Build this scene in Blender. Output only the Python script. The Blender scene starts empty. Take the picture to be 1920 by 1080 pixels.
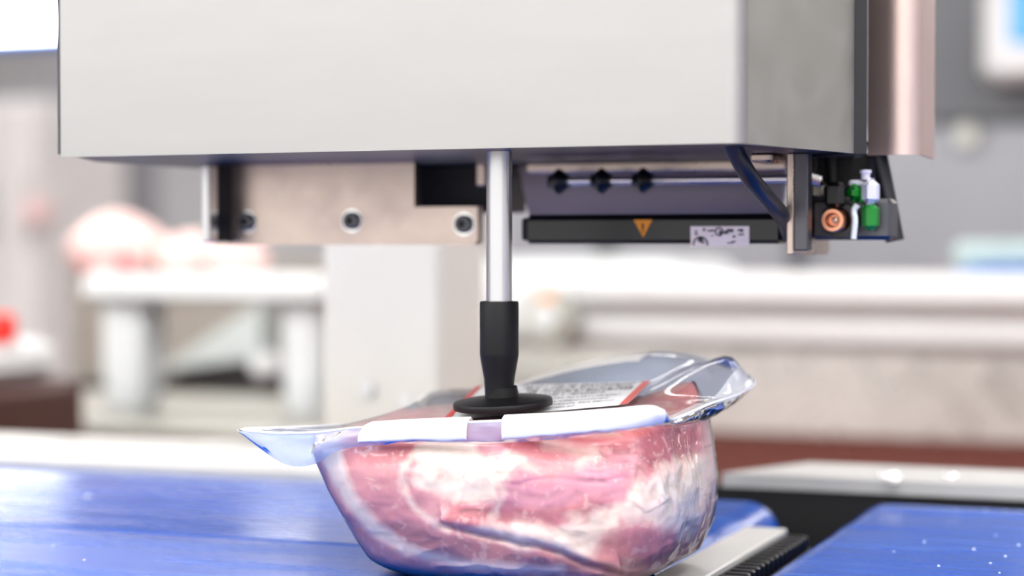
import bpy, math, random
import numpy as np
from mathutils import Vector, Matrix

random.seed(7)
SC = bpy.context.scene
COL = SC.collection

# ------------------------------------------------------------------ camera, world, exposure
CAM_Z = 1.05
YAW, PITCH, FPX = math.radians(21.0), math.atan(85.0 / 3700.0), 3700.0
cam_d = bpy.data.cameras.new('camera')
cam = bpy.data.objects.new('camera', cam_d)
COL.objects.link(cam)
cam.location = (0, 0, CAM_Z)
cam.rotation_euler = (math.pi / 2 - PITCH, 0, YAW)
cam_d.sensor_width = 36.0
cam_d.lens = 36.0 * FPX / 1920.0
cam_d.clip_start = 0.02
cam_d.dof.use_dof = True
cam_d.dof.focus_distance = 0.87
cam_d.dof.aperture_fstop = 4.0
cam_d.dof.aperture_blades = 9
SC.camera = cam

world = bpy.data.worlds.new('world')
SC.world = world
world.use_nodes = True
bgn = world.node_tree.nodes['Background']
bgn.inputs[0].default_value = (1.0, 0.99, 0.97, 1)
bgn.inputs[1].default_value = 1.35

SC.view_settings.view_transform = 'Standard'
SC.view_settings.look = 'None'
SC.view_settings.gamma = 1.0
SC.view_settings.use_curve_mapping = False
SC.view_settings.exposure = 0.42
SC.cycles.use_denoising = True
SC.cycles.max_bounces = 10
SC.cycles.transparent_max_bounces = 24
SC.cycles.caustics_reflective = False
SC.cycles.caustics_refractive = False

# ------------------------------------------------------------------ measuring helpers
RGT = Vector((math.cos(YAW), math.sin(YAW), 0))
FWD = Vector((-math.sin(YAW) * math.cos(PITCH), math.cos(YAW) * math.cos(PITCH), -math.sin(PITCH)))
UPV = RGT.cross(FWD)

def ray(px, py):
    return FWD + RGT * ((px - 960.0) / FPX) + UPV * ((540.0 - py) / FPX)

def P(px, py, d):                      # point seen at a photo position, d metres deep
    return Vector((0, 0, CAM_Z)) + ray(px, py) * d

def W(px, py, y):                      # the same, on the upright plane Y = y
    r = ray(px, py)
    return Vector((0, 0, CAM_Z)) + r * (y / r.y)

def G(px, py, z):                      # the same, on the level plane Z = z
    r = ray(px, py)
    return Vector((0, 0, CAM_Z)) + r * ((z - CAM_Z) / r.z)

# ------------------------------------------------------------------ materials
def lin(c):
    return tuple(((v / 255.0) / 12.92 if v / 255.0 <= 0.04045 else ((v / 255.0 + 0.055) / 1.055) ** 2.4) for v in c)

def mat(name, rgb, rough=0.5, metal=0.0, var=0.08, scale=30.0, bump=0.0, stretch=(1, 1, 1), rvar=0.0, coat=0.0, spec=0.5, emis=0.0):
    m = bpy.data.materials.new(name)
    m.use_nodes = True
    nt = m.node_tree
    b = nt.nodes['Principled BSDF']
    c = lin(rgb)
    tc = nt.nodes.new('ShaderNodeTexCoord')
    mp = nt.nodes.new('ShaderNodeMapping')
    mp.inputs['Scale'].default_value = stretch
    nz = nt.nodes.new('ShaderNodeTexNoise')
    nz.inputs['Scale'].default_value = scale
    nz.inputs['Detail'].default_value = 5.0
    nt.links.new(tc.outputs['Object'], mp.inputs['Vector'])
    nt.links.new(mp.outputs['Vector'], nz.inputs['Vector'])
    cr = nt.nodes.new('ShaderNodeMix')
    cr.data_type = 'RGBA'
    cr.inputs[6].default_value = tuple(max(0, v * (1 - var)) for v in c) + (1,)
    cr.inputs[7].default_value = tuple(min(1, v * (1 + var)) for v in c) + (1,)
    nt.links.new(nz.outputs['Fac'], cr.inputs[0])
    nt.links.new(cr.outputs[2], b.inputs['Base Color'])
    b.inputs['Metallic'].default_value = metal
    b.inputs['Roughness'].default_value = rough
    b.inputs['Specular IOR Level'].default_value = spec
    b.inputs['Coat Weight'].default_value = coat
    b.inputs['Coat Roughness'].default_value = 0.08
    if rvar:
        mr = nt.nodes.new('ShaderNodeMapRange')
        mr.inputs[1].default_value = 0.3
        mr.inputs[2].default_value = 0.7
        mr.inputs[3].default_value = max(0.02, rough - rvar)
        mr.inputs[4].default_value = rough + rvar
        nt.links.new(nz.outputs['Fac'], mr.inputs[0])
        nt.links.new(mr.outputs[0], b.inputs['Roughness'])
    if bump:
        bp = nt.nodes.new('ShaderNodeBump')
        bp.inputs['Strength'].default_value = bump
        bp.inputs['Distance'].default_value = 0.001
        nt.links.new(nz.outputs['Fac'], bp.inputs['Height'])
        nt.links.new(bp.outputs['Normal'], b.inputs['Normal'])
    if emis:
        b.inputs['Emission Color'].default_value = c + (1,)
        b.inputs['Emission Strength'].default_value = emis
    return m

def film_mat(name, haze=0.05, rough=0.06, bump=0.35, scale=60.0, tint=(1, 1, 1), stretch=(1, 1, 1), ior=1.45, dcol=(.9, .92, .96)):
    m = bpy.data.materials.new(name)
    m.use_nodes = True
    nt = m.node_tree
    nt.nodes.remove(nt.nodes['Principled BSDF'])
    out = nt.nodes['Material Output']
    tc = nt.nodes.new('ShaderNodeTexCoord')
    mp = nt.nodes.new('ShaderNodeMapping')
    mp.inputs['Scale'].default_value = stretch
    nz = nt.nodes.new('ShaderNodeTexNoise')
    nz.noise_type = 'RIDGED_MULTIFRACTAL'
    nz.inputs['Scale'].default_value = scale
    nz.inputs['Detail'].default_value = 3.0
    nt.links.new(tc.outputs['Object'], mp.inputs['Vector'])
    nt.links.new(mp.outputs['Vector'], nz.inputs['Vector'])
    bp = nt.nodes.new('ShaderNodeBump')
    bp.inputs['Strength'].default_value = bump
    bp.inputs['Distance'].default_value = 0.002
    nt.links.new(nz.outputs['Fac'], bp.inputs['Height'])
    tr = nt.nodes.new('ShaderNodeBsdfTransparent')
    tr.inputs[0].default_value = tuple(tint) + (1,)
    df = nt.nodes.new('ShaderNodeBsdfDiffuse')
    df.inputs[0].default_value = tuple(dcol) + (1,)
    gl = nt.nodes.new('ShaderNodeBsdfGlossy')
    gl.inputs['Roughness'].default_value = rough
    nt.links.new(bp.outputs['Normal'], gl.inputs['Normal'])
    fr = nt.nodes.new('ShaderNodeFresnel')
    fr.inputs['IOR'].default_value = ior
    nt.links.new(bp.outputs['Normal'], fr.inputs['Normal'])
    m1 = nt.nodes.new('ShaderNodeMixShader')
    m1.inputs[0].default_value = haze
    nt.links.new(tr.outputs[0], m1.inputs[1])
    nt.links.new(df.outputs[0], m1.inputs[2])
    m2 = nt.nodes.new('ShaderNodeMixShader')
    nt.links.new(fr.outputs[0], m2.inputs[0])
    nt.links.new(m1.outputs[0], m2.inputs[1])
    nt.links.new(gl.outputs[0], m2.inputs[2])
    nt.links.new(m2.outputs[0], out.inputs['Surface'])
    return m

M = {}
M['steel_front'] = mat('brushed_steel', (168, 168, 167), 0.36, 1.0, 0.03, 14, 0.02, (1, 1, 9), 0.02)
M['steel'] = mat('stainless_steel', (214, 212, 208), 0.3, 1.0, 0.08, 25, 0.04, (1, 1, 1), 0.08)
M['steel_side'] = mat('matt_stainless_steel', (184, 184, 176), 0.42, 1.0, 0.07, 60, 0.12, (1, 1, 1), 0.05)
M['steel_plate'] = mat('ground_steel_plate', (190, 174, 164), 0.32, 1.0, 0.1, 40, 0.1, (1, 1, 1), 0.08)
M['steel_guard'] = mat('satin_steel_floor_pink', (206, 186, 178), 0.5, 1.0, 0.06, 40)  # pink of the reflected floor put into the base colour
M['steel_bright'] = mat('polished_steel', (232, 232, 232), 0.16, 1.0, 0.05, 40)
M['steel_dark'] = mat('dull_dark_steel', (96, 96, 100), 0.4, 1.0, 0.1, 40)
M['steel_matt'] = mat('bead_blasted_steel', (206, 206, 203), 0.55, 0.75, 0.12, 30, 0.05, (1, 6, 1), 0.1)
M['alu'] = mat('anodised_aluminium', (196, 196, 198), 0.24, 1.0, 0.04, 20)
M['black'] = mat('black_plastic', (10, 10, 12), 0.32, 0, 0.2, 80, 0.03)
M['black_rubber'] = mat('black_rubber', (9, 10, 13), 0.45, 0, 0.2, 80, 0.05, spec=.25)
M['black_matt'] = mat('black_paint', (16, 16, 18), 0.6, 0, 0.2, 60)
M['navy_cable'] = mat('dark_blue_cable_sheath', (18, 22, 34), 0.35, 0, 0.1, 60)
M['yellow'] = mat('warning_yellow', (236, 150, 24), 0.5, 0, 0.05, 60)
M['sticker'] = mat('pale_sticker', (244, 236, 236), 0.5, 0, 0.06, 300)
M['ink'] = mat('grey_ink', (74, 70, 84), 0.6, 0, 0.1, 200)
M['paper'] = mat('white_label_paper', (236, 238, 242), 0.45, 0, 0.03, 200)
M['strip_white'] = mat('opaque_white_strip', (252, 250, 248), 0.4, 0, 0.02, 200, 0.08)  # front rim strips, and the glare painted along the back rim
M['red'] = mat('red_print', (206, 42, 38), 0.45, 0, 0.06, 100)
M['web'] = mat('pale_lilac_label_web', (196, 186, 202), 0.5, 0, 0.06, 30)
M['green'] = mat('green_plastic', (10, 122, 34), 0.35, 0, 0.1, 60)
M['white_plastic'] = mat('white_plastic', (220, 224, 224), 0.4, 0, 0.03, 20)
M['lilac_plastic'] = mat('pale_grey_plastic', (206, 206, 224), 0.4, 0, 0.04, 40)
M['copper'] = mat('copper_brass', (226, 160, 128), 0.3, 1.0, 0.1, 60)
M['white_paint'] = mat('white_painted_metal', (222, 224, 224), 0.35, 0, 0.03, 8)
M['cream_paint'] = mat('cream_painted_metal', (214, 211, 203), 0.5, 0, 0.04, 14)
M['wall'] = mat('white_wall_panel', (212, 217, 220), 0.6, 0, 0.03, 3)
M['ceil'] = mat('white_ceiling', (240, 240, 240), 0.7, 0, 0.02, 4)
M['floor'] = mat('red_brown_floor', (104, 52, 42), 0.75, 0, 0.2, 6, 0.05, (1, 1, 1), 0.1, spec=.15)
M['brown'] = mat('dark_brown_panel', (66, 34, 26), 0.5, 0, 0.15, 6)
M['grey_panel'] = mat('grey_machine_panel', (150, 152, 158), 0.4, 0.3, 0.12, 4)
M['dark_panel'] = mat('dark_grey_panel', (96, 98, 102), 0.45, 0.3, 0.12, 4)
M['blue'] = mat('blue_paint', (60, 120, 210), 0.4, 0, 0.08, 10)
M['lampwhite'] = mat('lamp_diffuser', (255, 255, 252), 0.5, 0, 0.0, 5, emis=17.0)
M['screen'] = mat('blue_screen', (70, 140, 225), 0.3, 0, 0.1, 5, emis=0.6)
M['red_plastic'] = mat('red_plastic', (238, 48, 36), 0.4, 0, 0.05, 10)
M['bgmeat'] = mat('pale_pink_meat', (238, 204, 198), 0.35, 0, 0.16, 14, 0.2)
M['bgmeat2'] = mat('pink_red_meat', (226, 120, 124), 0.35, 0, 0.2, 14, 0.2)
M['droplet'] = mat('water_droplet', (235, 240, 250), 0.08, 0, 0.0, 20)

def belt_mat(name, rough, spec, scuff=.22):
    m = mat(name, (0, 72, 170), rough, 0, 0.14, 5.0, 0.02, (1, 5, 1), 0.08, spec=spec)
    nt = m.node_tree
    b = nt.nodes['Principled BSDF']
    # fine pale scuffs running along the belt
    tc = nt.nodes.new('ShaderNodeTexCoord')
    mp = nt.nodes.new('ShaderNodeMapping')
    mp.inputs['Scale'].default_value = (9, 110, 1)
    nz = nt.nodes.new('ShaderNodeTexNoise')
    nz.inputs['Scale'].default_value = 1.0
    nz.inputs['Detail'].default_value = 7
    cr = nt.nodes.new('ShaderNodeMapRange')
    cr.inputs[1].default_value = 0.52
    cr.inputs[2].default_value = 0.8
    cr.inputs[4].default_value = scuff
    mx = nt.nodes.new('ShaderNodeMix')
    mx.data_type = 'RGBA'
    src = b.inputs['Base Color'].links[0].from_socket
    mx.inputs[7].default_value = lin((90, 140, 215)) + (1,)
    nt.links.new(tc.outputs['Object'], mp.inputs['Vector'])
    nt.links.new(mp.outputs['Vector'], nz.inputs['Vector'])
    nt.links.new(nz.outputs['Fac'], cr.inputs[0])
    nt.links.new(cr.outputs[0], mx.inputs[0])
    nt.links.new(src, mx.inputs[6])
    nt.links.new(mx.outputs[2], b.inputs['Base Color'])
    return m
M['belt'] = belt_mat('wet_blue_belt', .16, .16)
M['belt_out'] = belt_mat('scuffed_blue_belt', .2, .16, .35)
M['belt_near'] = belt_mat('blue_belt', .26, .12)

M['film'] = film_mat('clear_film', 0.03, 0.08, 0.1, 45, ior=1.27)
M['film_wrinkled'] = film_mat('wrinkled_film', 0.16, 0.1, 0.7, 70, (0.97, 0.98, 1.0))
M['film_flange'] = film_mat('frosted_film_rim', 0.3, 0.14, 0.4, 110, (0.62, 0.72, 0.93), ior=1.25, dcol=(.6, .7, .92))  # blue tint stands for light bounced up from the belt
M['film_glare_margin'] = film_mat('glare_haze_margin', 0.42, 0.1, 0.3, 90, (.96, .97, 1.0), ior=1.25)
M['film_lid'] = film_mat('clear_lid_film', 0.04, 0.08, 0.06, 60, ior=1.15)
M['film_bead'] = film_mat('white_film_edge', 0.85, 0.2, 0.2, 110, ior=1.3)

def meat_mat():
    m = bpy.data.materials.new('raw_pork')
    m.use_nodes = True
    nt = m.node_tree
    b = nt.nodes['Principled BSDF']
    at = nt.nodes.new('ShaderNodeVertexColor')
    at.layer_name = 'meat'
    nz = nt.nodes.new('ShaderNodeTexNoise')
    nz.inputs['Scale'].default_value = 420
    nz.inputs['Detail'].default_value = 4
    tc = nt.nodes.new('ShaderNodeTexCoord')
    nt.links.new(tc.outputs['Object'], nz.inputs['Vector'])
    mr = nt.nodes.new('ShaderNodeMapRange')
    mr.inputs[3].default_value = 0.92
    mr.inputs[4].default_value = 1.08
    nt.links.new(nz.outputs['Fac'], mr.inputs[0])
    mx = nt.nodes.new('ShaderNodeVectorMath')
    mx.operation = 'SCALE'
    nt.links.new(at.outputs['Color'], mx.inputs[0])
    nt.links.new(mr.outputs[0], mx.inputs['Scale'])
    nt.links.new(mx.outputs[0], b.inputs['Base Color'])
    b.inputs['Roughness'].default_value = 0.38
    b.inputs['Subsurface Weight'].default_value = 0.12
    b.inputs['Subsurface Radius'].default_value = (0.004, 0.0015, 0.001)
    b.inputs['Coat Weight'].default_value = 0.3
    b.inputs['Coat Roughness'].default_value = 0.15
    bp = nt.nodes.new('ShaderNodeBump')
    bp.inputs['Strength'].default_value = 0.25
    bp.inputs['Distance'].default_value = 0.0006
    nt.links.new(nz.outputs['Fac'], bp.inputs['Height'])
    nt.links.new(bp.outputs['Normal'], b.inputs['Normal'])
    return m
M['meat'] = meat_mat()

# ------------------------------------------------------------------ mesh helpers
class MB:
    def __init__(self):
        self.v, self.f, self.smooth = [], [], []

    def _add(self, vs, fs, sm=False):
        o = len(self.v)
        self.v += [tuple(v) for v in vs]
        self.f += [tuple(i + o for i in f) for f in fs]
        self.smooth += [sm] * len(fs)
        return self

    def box(self, a, b, ch=0.0, mtx=None):      # axis-aligned box with chamfered edges
        x0, x1 = sorted((a[0], b[0])); y0, y1 = sorted((a[1], b[1])); z0, z1 = sorted((a[2], b[2]))
        c = min(ch, 0.45 * min(x1 - x0, y1 - y0, z1 - z0))
        if c <= 0:
            vs = [(x, y, z) for z in (z0, z1) for y in (y0, y1) for x in (x0, x1)]
            fs = [(0, 2, 3, 1), (4, 5, 7, 6), (0, 1, 5, 4), (2, 6, 7, 3), (0, 4, 6, 2), (1, 3, 7, 5)]
        else:
            def ring(x0, x1, y0, y1, z, k):
                return [(x0 + k, y0, z), (x1 - k, y0, z), (x1, y0 + k, z), (x1, y1 - k, z), (x1 - k, y1, z), (x0 + k, y1, z), (x0, y1 - k, z), (x0, y0 + k, z)]
            vs = ring(x0 + c, x1 - c, y0 + c, y1 - c, z0, c * .5) + ring(x0, x1, y0, y1, z0 + c, c) + ring(x0, x1, y0, y1, z1 - c, c) + ring(x0 + c, x1 - c, y0 + c, y1 - c, z1, c * .5)
            fs = [tuple(range(7, -1, -1)), tuple(range(24, 32))]
            for k in range(3):
                for i in range(8):
                    j = (i + 1) % 8
                    fs.append((k * 8 + i, k * 8 + j, k * 8 + 8 + j, k * 8 + 8 + i))
        if mtx is not None:
            vs = [mtx @ Vector(v) for v in vs]
        return self._add(vs, fs)

    def tube(self, pts, r, n=16, cap=True):
        pts = [Vector(p) for p in pts]
        rs = r if isinstance(r, (list, tuple)) else [r] * len(pts)
        vs, fs = [], []
        t0 = (pts[1] - pts[0]).normalized()
        ref = Vector((0, 0, 1)) if abs(t0.z) < 0.9 else Vector((1, 0, 0))
        u = t0.cross(ref).normalized()
        for i, p in enumerate(pts):
            t = (pts[min(i + 1, len(pts) - 1)] - pts[max(i - 1, 0)])
            if t.length < 1e-9:
                t = t0
            t.normalize()
            u = (u - t * u.dot(t)).normalized()
            w = t.cross(u)
            for k in range(n):
                a = 2 * math.pi * k / n
                vs.append(p + (u * math.cos(a) + w * math.sin(a)) * rs[i])
        for i in range(len(pts) - 1):
            for k in range(n):
                j = (k + 1) % n
                fs.append((i * n + k, i * n + j, (i + 1) * n + j, (i + 1) * n + k))
        self._add(vs, fs, True)
        if cap:
            o = len(self.v) - len(vs)
            self.f += [tuple(o + k for k in range(n - 1, -1, -1)), tuple(o + (len(pts) - 1) * n + k for k in range(n))]
            self.smooth += [False, False]
        return self

    def lathe(self, base, prof, axis=(0, 0, 1), n=32):   # prof: (radius, distance along the axis), doubled points keep edges crisp
        base, axis = Vector(base), Vector(axis).normalized()
        q = Vector((0, 0, 1)).rotation_difference(axis)
        vs, fs = [], []
        for (r, h) in prof:
            for k in range(n):
                a = 2 * math.pi * k / n
                vs.append(base + q @ Vector((max(r, 1e-6) * math.cos(a), max(r, 1e-6) * math.sin(a), h)))
        for i in range(len(prof) - 1):
            for k in range(n):
                j = (k + 1) % n
                fs.append((i * n + k, i * n + j, (i + 1) * n + j, (i + 1) * n + k))
        return self._add(vs, fs, True)

    def prism(self, poly, vec):                # planar polygon (3-D points) swept along vec
        vec = Vector(vec)
        poly = [Vector(p) for p in poly]
        n = len(poly)
        vs = poly + [p + vec for p in poly]
        fs = [tuple(range(n - 1, -1, -1)), tuple(range(n, 2 * n))] + [(i, (i + 1) % n, n + (i + 1) % n, n + i) for i in range(n)]
        return self._add(vs, fs)

    def grid(self, pts, nu, nv, wrap=False, sm=True):    # pts[v][u]
        fs = []
        for j in range(nv - 1):
            for i in range(nu if wrap else nu - 1):
                k = (i + 1) % nu
                fs.append((j * nu + i, j * nu + k, (j + 1) * nu + k, (j + 1) * nu + i))
        return self._add(pts, fs, sm)

    def build(self, name, material, parent=None):
        me = bpy.data.meshes.new(name)
        me.from_pydata(self.v, [], self.f)
        me.polygons.foreach_set('use_smooth', self.smooth)
        me.materials.append(material)
        me.update()
        me.set_sharp_from_angle(angle=math.radians(38))
        o = bpy.data.objects.new(name, me)
        COL.objects.link(o)
        if parent is not None:
            o.parent = parent
            o.matrix_parent_inverse = Matrix.Translation(parent.location).inverted() if parent.type == 'EMPTY' else Matrix()
        return o

def fixn(o):
    import bmesh
    b = bmesh.new(); b.from_mesh(o.data)
    bmesh.ops.recalc_face_normals(b, faces=b.faces)
    b.to_mesh(o.data); b.free()
    return o

def tag(o, label, cat, group=None):
    o['label'] = label
    o['category'] = cat
    if group:
        o['group'] = group
    return o

def thing(name, label, cat, loc=(0, 0, 0), group=None):
    o = bpy.data.objects.new(name, None)
    o.empty_display_size = 0.02
    o.location = loc
    COL.objects.link(o)
    return tag(o, label, cat, group)

def struct(o):
    o['kind'] = 'structure'
    return o

def copy_tree(o, loc, label=None):
    c = o.copy(); COL.objects.link(c)
    c.location = loc
    if label:
        c['label'] = label
    for ch in list(o.children):
        d = ch.copy(); COL.objects.link(d); d.parent = c
        for g in list(ch.children):
            e = g.copy(); COL.objects.link(e); e.parent = d
    return c

# numpy value noise --------------------------------------------------
_rng = np.random.RandomState(3)
_tab = _rng.rand(64, 64, 64)
def vnoise(p):
    i = np.floor(p).astype(int); f = p - i
    f = f * f * (3 - 2 * f)
    r = 0
    for dx in (0, 1):
        for dy in (0, 1):
            for dz in (0, 1):
                w = (f[:, 0] if dx else 1 - f[:, 0]) * (f[:, 1] if dy else 1 - f[:, 1]) * (f[:, 2] if dz else 1 - f[:, 2])
                r = r + w * _tab[(i[:, 0] + dx) % 64, (i[:, 1] + dy) % 64, (i[:, 2] + dz) % 64]
    return r
def fbm(p, oct=4):
    a, s, r = 0.5, 1.0, 0
    for k in range(oct):
        r = r + a * (vnoise(p * s + 17.3 * k) - 0.5)
        a *= 0.5; s *= 2.03
    return r * 2
def ridge(p, oct=3):
    a, s, r, t = 0.6, 1.0, 0, 0
    for k in range(oct):
        r = r + a * (1 - np.abs(vnoise(p * s + 9.1 * k) - 0.5) * 2) ** 3
        t += a; a *= 0.5; s *= 2.1
    return r / t

# ================================================================== THE ROOM
FAR_Y = 12.5
def room():
    f = MB(); f.box((-11, -4, -0.1), (5, FAR_Y, 0)); struct(f.build('floor', M['floor']))
    w = MB(); w.box((-11, FAR_Y, 0), (5, FAR_Y + .15, 3.3)); wb = struct(w.build('wall_back', M['wall']))
    k = 0
    x = -10.9
    while x < 4.8:                                      # upright wall panels with joints
        p = MB(); p.box((x + .01, FAR_Y - .02, 0.12), (x + 1.17, FAR_Y, 3.2), .006); p.build('panel', M['wall'], wb)
        x += 1.18
    w = MB(); w.box((-11.15, -4, 0), (-11, FAR_Y, 3.3)); struct(w.build('wall_left', M['wall']))
    w = MB(); w.box((5, -4, 0), (5.15, FAR_Y, 3.3)); struct(w.build('wall_right', M['wall']))
    c = MB(); c.box((-11, -4, 3.2), (5, FAR_Y, 3.3)); struct(c.build('ceiling', M['ceil']))
    b = MB(); b.box((-11, FAR_Y - .05, 0), (5, FAR_Y - .02, .12), .005); struct(b.build('baseboard_back', M['white_plastic']))
room()

# ceiling lights: housing + glowing diffuser; rows behind the camera added to brighten the pack
def unseen_ceiling_lights():
    dif = None
    k = 0
    for y in (-3.5, -2.6, -1.7, -.8, .3, 1.8, 4.6, 7.2, 9.8):
        for x in (-7.6, -4.4, -1.9, .6, 3.0):
            t = thing('unseen_ceiling_light', 'long unseen ceiling light fitting with glowing white diffuser', 'ceiling light', (x, y, 3.2), 'unseen ceiling lights')
            h = MB(); h.box((x - .75, y - .16, 3.14), (x + .75, y + .16, 3.2), .01); h.build('housing', M['white_paint'], t)
            d = MB(); d.box((x - .73, y - .14, 3.125), (x + .73, y + .14, 3.14), .004); d.build('diffuser', M['lampwhite'], t)
unseen_ceiling_lights()

# ================================================================== CONVEYOR
BZ = 0.90
Y_NEAR, Y_GAP, Y_FAR = 0.50, 0.883, 1.115

def belt(name, x0, x1, y0, y1, material, label):
    """closed belt loop with round noses, a shaft at each nose"""
    t = thing(name, label, 'conveyor belt', ((x0 + x1) / 2, (y0 + y1) / 2, BZ - .04))
    r = 0.02
    prof = []
    xr, xl = x1 - r, x0 + r
    for k in range(13):
        a = math.pi / 2 - math.pi * k / 12
        prof.append((xr + r * math.cos(a), BZ - r + r * math.sin(a)))
    for k in range(13):
        a = -math.pi / 2 - math.pi * k / 12
        prof.append((xl + r * math.cos(a), BZ - r + r * math.sin(a)))
    m = MB()
    m.prism([(x, y0, z) for x, z in prof], (0, y1 - y0, 0))
    o = fixn(m.build('belt_loop', M[material], t))
    bv = o.modifiers.new('edge', 'BEVEL'); bv.width = .0012; bv.segments = 2; bv.limit_method = 'ANGLE'; bv.angle_limit = 1.0
    for x in (xr, xl):
        s = MB(); s.tube([(x, y0 - .0008, BZ - r), (x, y1 + (.005 if y1 > 1 else .0008), BZ - r)], .0165, 20); s.build('end_roller', M['black'], t)
    return t

belt('infeed_belt', -2.4, -.262, Y_GAP + .002, Y_FAR, 'belt', 'glossy wet blue infeed belt strip along the steel rail left of the pack')
belt('infeed_belt', -2.4, -.262, Y_NEAR, Y_GAP - .002, 'belt_near', 'deep blue infeed belt carrying the front of the meat pack')
belt('outfeed_belt', -.222, 1.4, Y_GAP - .02, Y_FAR + .018, 'belt_out', 'scuffed blue outfeed belt speckled with water beside the toothed strip')
belt('outfeed_belt', -.222, 1.4, Y_NEAR, Y_GAP - .025, 'belt_near', 'blue outfeed belt strip in front of the scuffed one')

# bed of the conveyor and its legs
t = thing('conveyor_frame', 'dark steel conveyor bed under the blue belts', 'conveyor frame', (-.5, .9, 0))
m = MB(); m.box((-2.45, Y_NEAR, BZ - .12), (1.42, 1.262, BZ - .045), .004); m.build('bed', M['steel_dark'], t)
for x in (-2.3, -.5, 1.3):
    for y in (.55, 1.21):
        m = MB(); m.box((x - .025, y - .025, 0), (x + .025, y + .025, BZ - .12), .003); m.build('leg', M['steel'], t)

# transfer plate and toothed strip between the two belts
t = thing('transfer_plate', 'bright steel transfer plate in the gap beside the pack', 'plate', (-.25, .85, BZ - .012))
m = MB(); m.box((-.2615, Y_NEAR, BZ - .006), (-.2385, 1.03, BZ - .002), .0008); m.build('plate', M['steel_matt'], t)
m = MB(); m.box((-.258, Y_NEAR, BZ - .045), (-.2435, 1.03, BZ - .006), .0008); m.build('carrier', M['steel_dark'], t)
t = thing('toothed_strip', 'black toothed comb strip between steel plate and outfeed belt', 'comb', (-.233, .85, BZ - .02))
m = MB(); m.box((-.2383, Y_NEAR, BZ - .045), (-.2245, 1.03, BZ - .012), .0005); m.build('strip_body', M['black'], t)
tooth0 = None
y = .62
while y < 1.025:
    if tooth0 is None:
        mm = MB(); mm.box((-.2375, y, BZ - .012), (-.2255, y + .0045, BZ - .0045), .0008)
        tooth0 = mm.build('tooth', M['black'], t); y0t = y
    else:
        c = tooth0.copy(); COL.objects.link(c); c.location.y = y - y0t
    y += .0095

# steel rails along the far side
t = thing('guide_rail', 'wide pale steel guide rail behind the blue infeed belt', 'rail', (-1.3, 1.18, BZ - .045))
m = MB(); m.box((-2.4, 1.122, BZ - .006), (-.36, 1.262, BZ + .006), .002); m.build('rail_bar', M['steel_matt'], t)
for x in (-1.9, -1.3, -.95):
    m = MB(); m.box((x - .015, 1.18, BZ - .045), (x + .015, 1.25, BZ - .006)); m.build('bracket', M['steel'], t)
for px, w_ in ((120, .07), (410, .10)):
    c = W(px, 850, 1.24)
    m = MB(); m.lathe((c.x, 1.215, BZ + .006), [(0, .004), (.012, .0038), (w_ * .36, .002), (w_ * .4, 0)], n=28); m.build('cap', M['steel_matt'], t)

t = thing('guide_rail', 'narrow steel guide rail with slanted end behind the outfeed belt', 'rail', (.3, 1.2, BZ - .045))
m = MB(); m.prism([(-.312, 1.172, BZ + .0005), (1.4, 1.172, BZ + .0005), (1.4, 1.25, BZ + .0005), (-.275, 1.25, BZ + .0005)], (0, 0, .0085)); fixn(m.build('rail_bar', M['steel_matt'], t))
m = MB(); m.box((-.355, 1.176, BZ - .045), (1.38, 1.19, BZ + .0004)); m.build('web', M['black_matt'], t)  # black plate added for the shade in the gap below the rail
for px, py in ((1660, 897), (1676, 903), (1672, 895), (1782, 898)):
    g = G(px, py, BZ + .009)
    m = MB(); m.lathe((g.x, g.y, BZ + .009), [(0, .004), (.003, .0036), (.0048, .002), (.005, 0)], n=16); m.build('screw', M['steel_bright'], t)

# water drops lying on the belts
spots = [(1733, 1016), (1676, 1034), (1826, 1030), (1867, 1004), (1885, 1043), (1857, 1056), (1874, 1074), (1910, 1022), (1795, 957), (1848, 956), (1884, 957), (1910, 958), (165, 931), (100, 1023), (158, 1050), (1760, 1061)]
for i, (px, py) in enumerate(spots):
    g = G(px, py, BZ)
    r = .0005 + .0005 * random.random() if px > 1000 else (.0016 if py < 990 else .0006)
    d = MB(); d.lathe((g.x, g.y, BZ - .0001), [(0, r * .7), (r * .5, r * .62), (r * .85, r * .35), (r, 0)], n=12)
    o = d.build('water_drop', M['droplet'])
    if px > 1000:
        tag(o, 'tiny clear water drop on the scuffed blue outfeed belt', 'water drop', 'drops on the outfeed belt')
    else:
        tag(o, 'tiny clear water drop on the blue infeed belt', 'water drop', 'drops on the infeed belt')

# ================================================================== LABELLING MACHINE
HZ = 1.0905                                   # lower edge of its housing
TOPZ = 1.48
FL, FR, BR, BL = (-.5355, .798), (-.2017, .783), (-.1766, .893), (-.567, .874)
lab = thing('labelling_machine', 'large brushed steel labelling machine head hanging over the meat pack', 'labelling machine', (-.6, 1.34, 0))

def fillet(a, b, c, r, n=10):
    a, b, c = Vector(a), Vector(b), Vector(c)
    u, v = (a - b).normalized(), (c - b).normalized()
    h = u.angle(v) / 2
    d = r / math.tan(h)
    cen = b + (u + v).normalized() * (r / math.sin(h))
    p, q = b + u * d, b + v * d
    out = []
    a0 = math.atan2((p - cen).y, (p - cen).x); a1 = math.atan2((q - cen).y, (q - cen).x)
    da = (a1 - a0 + math.pi) % (2 * math.pi) - math.pi
    for k in range(n + 1):
        t_ = a0 + da * k / n
        out.append((cen.x + r * math.cos(t_), cen.y + r * math.sin(t_)))
    return out

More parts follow.
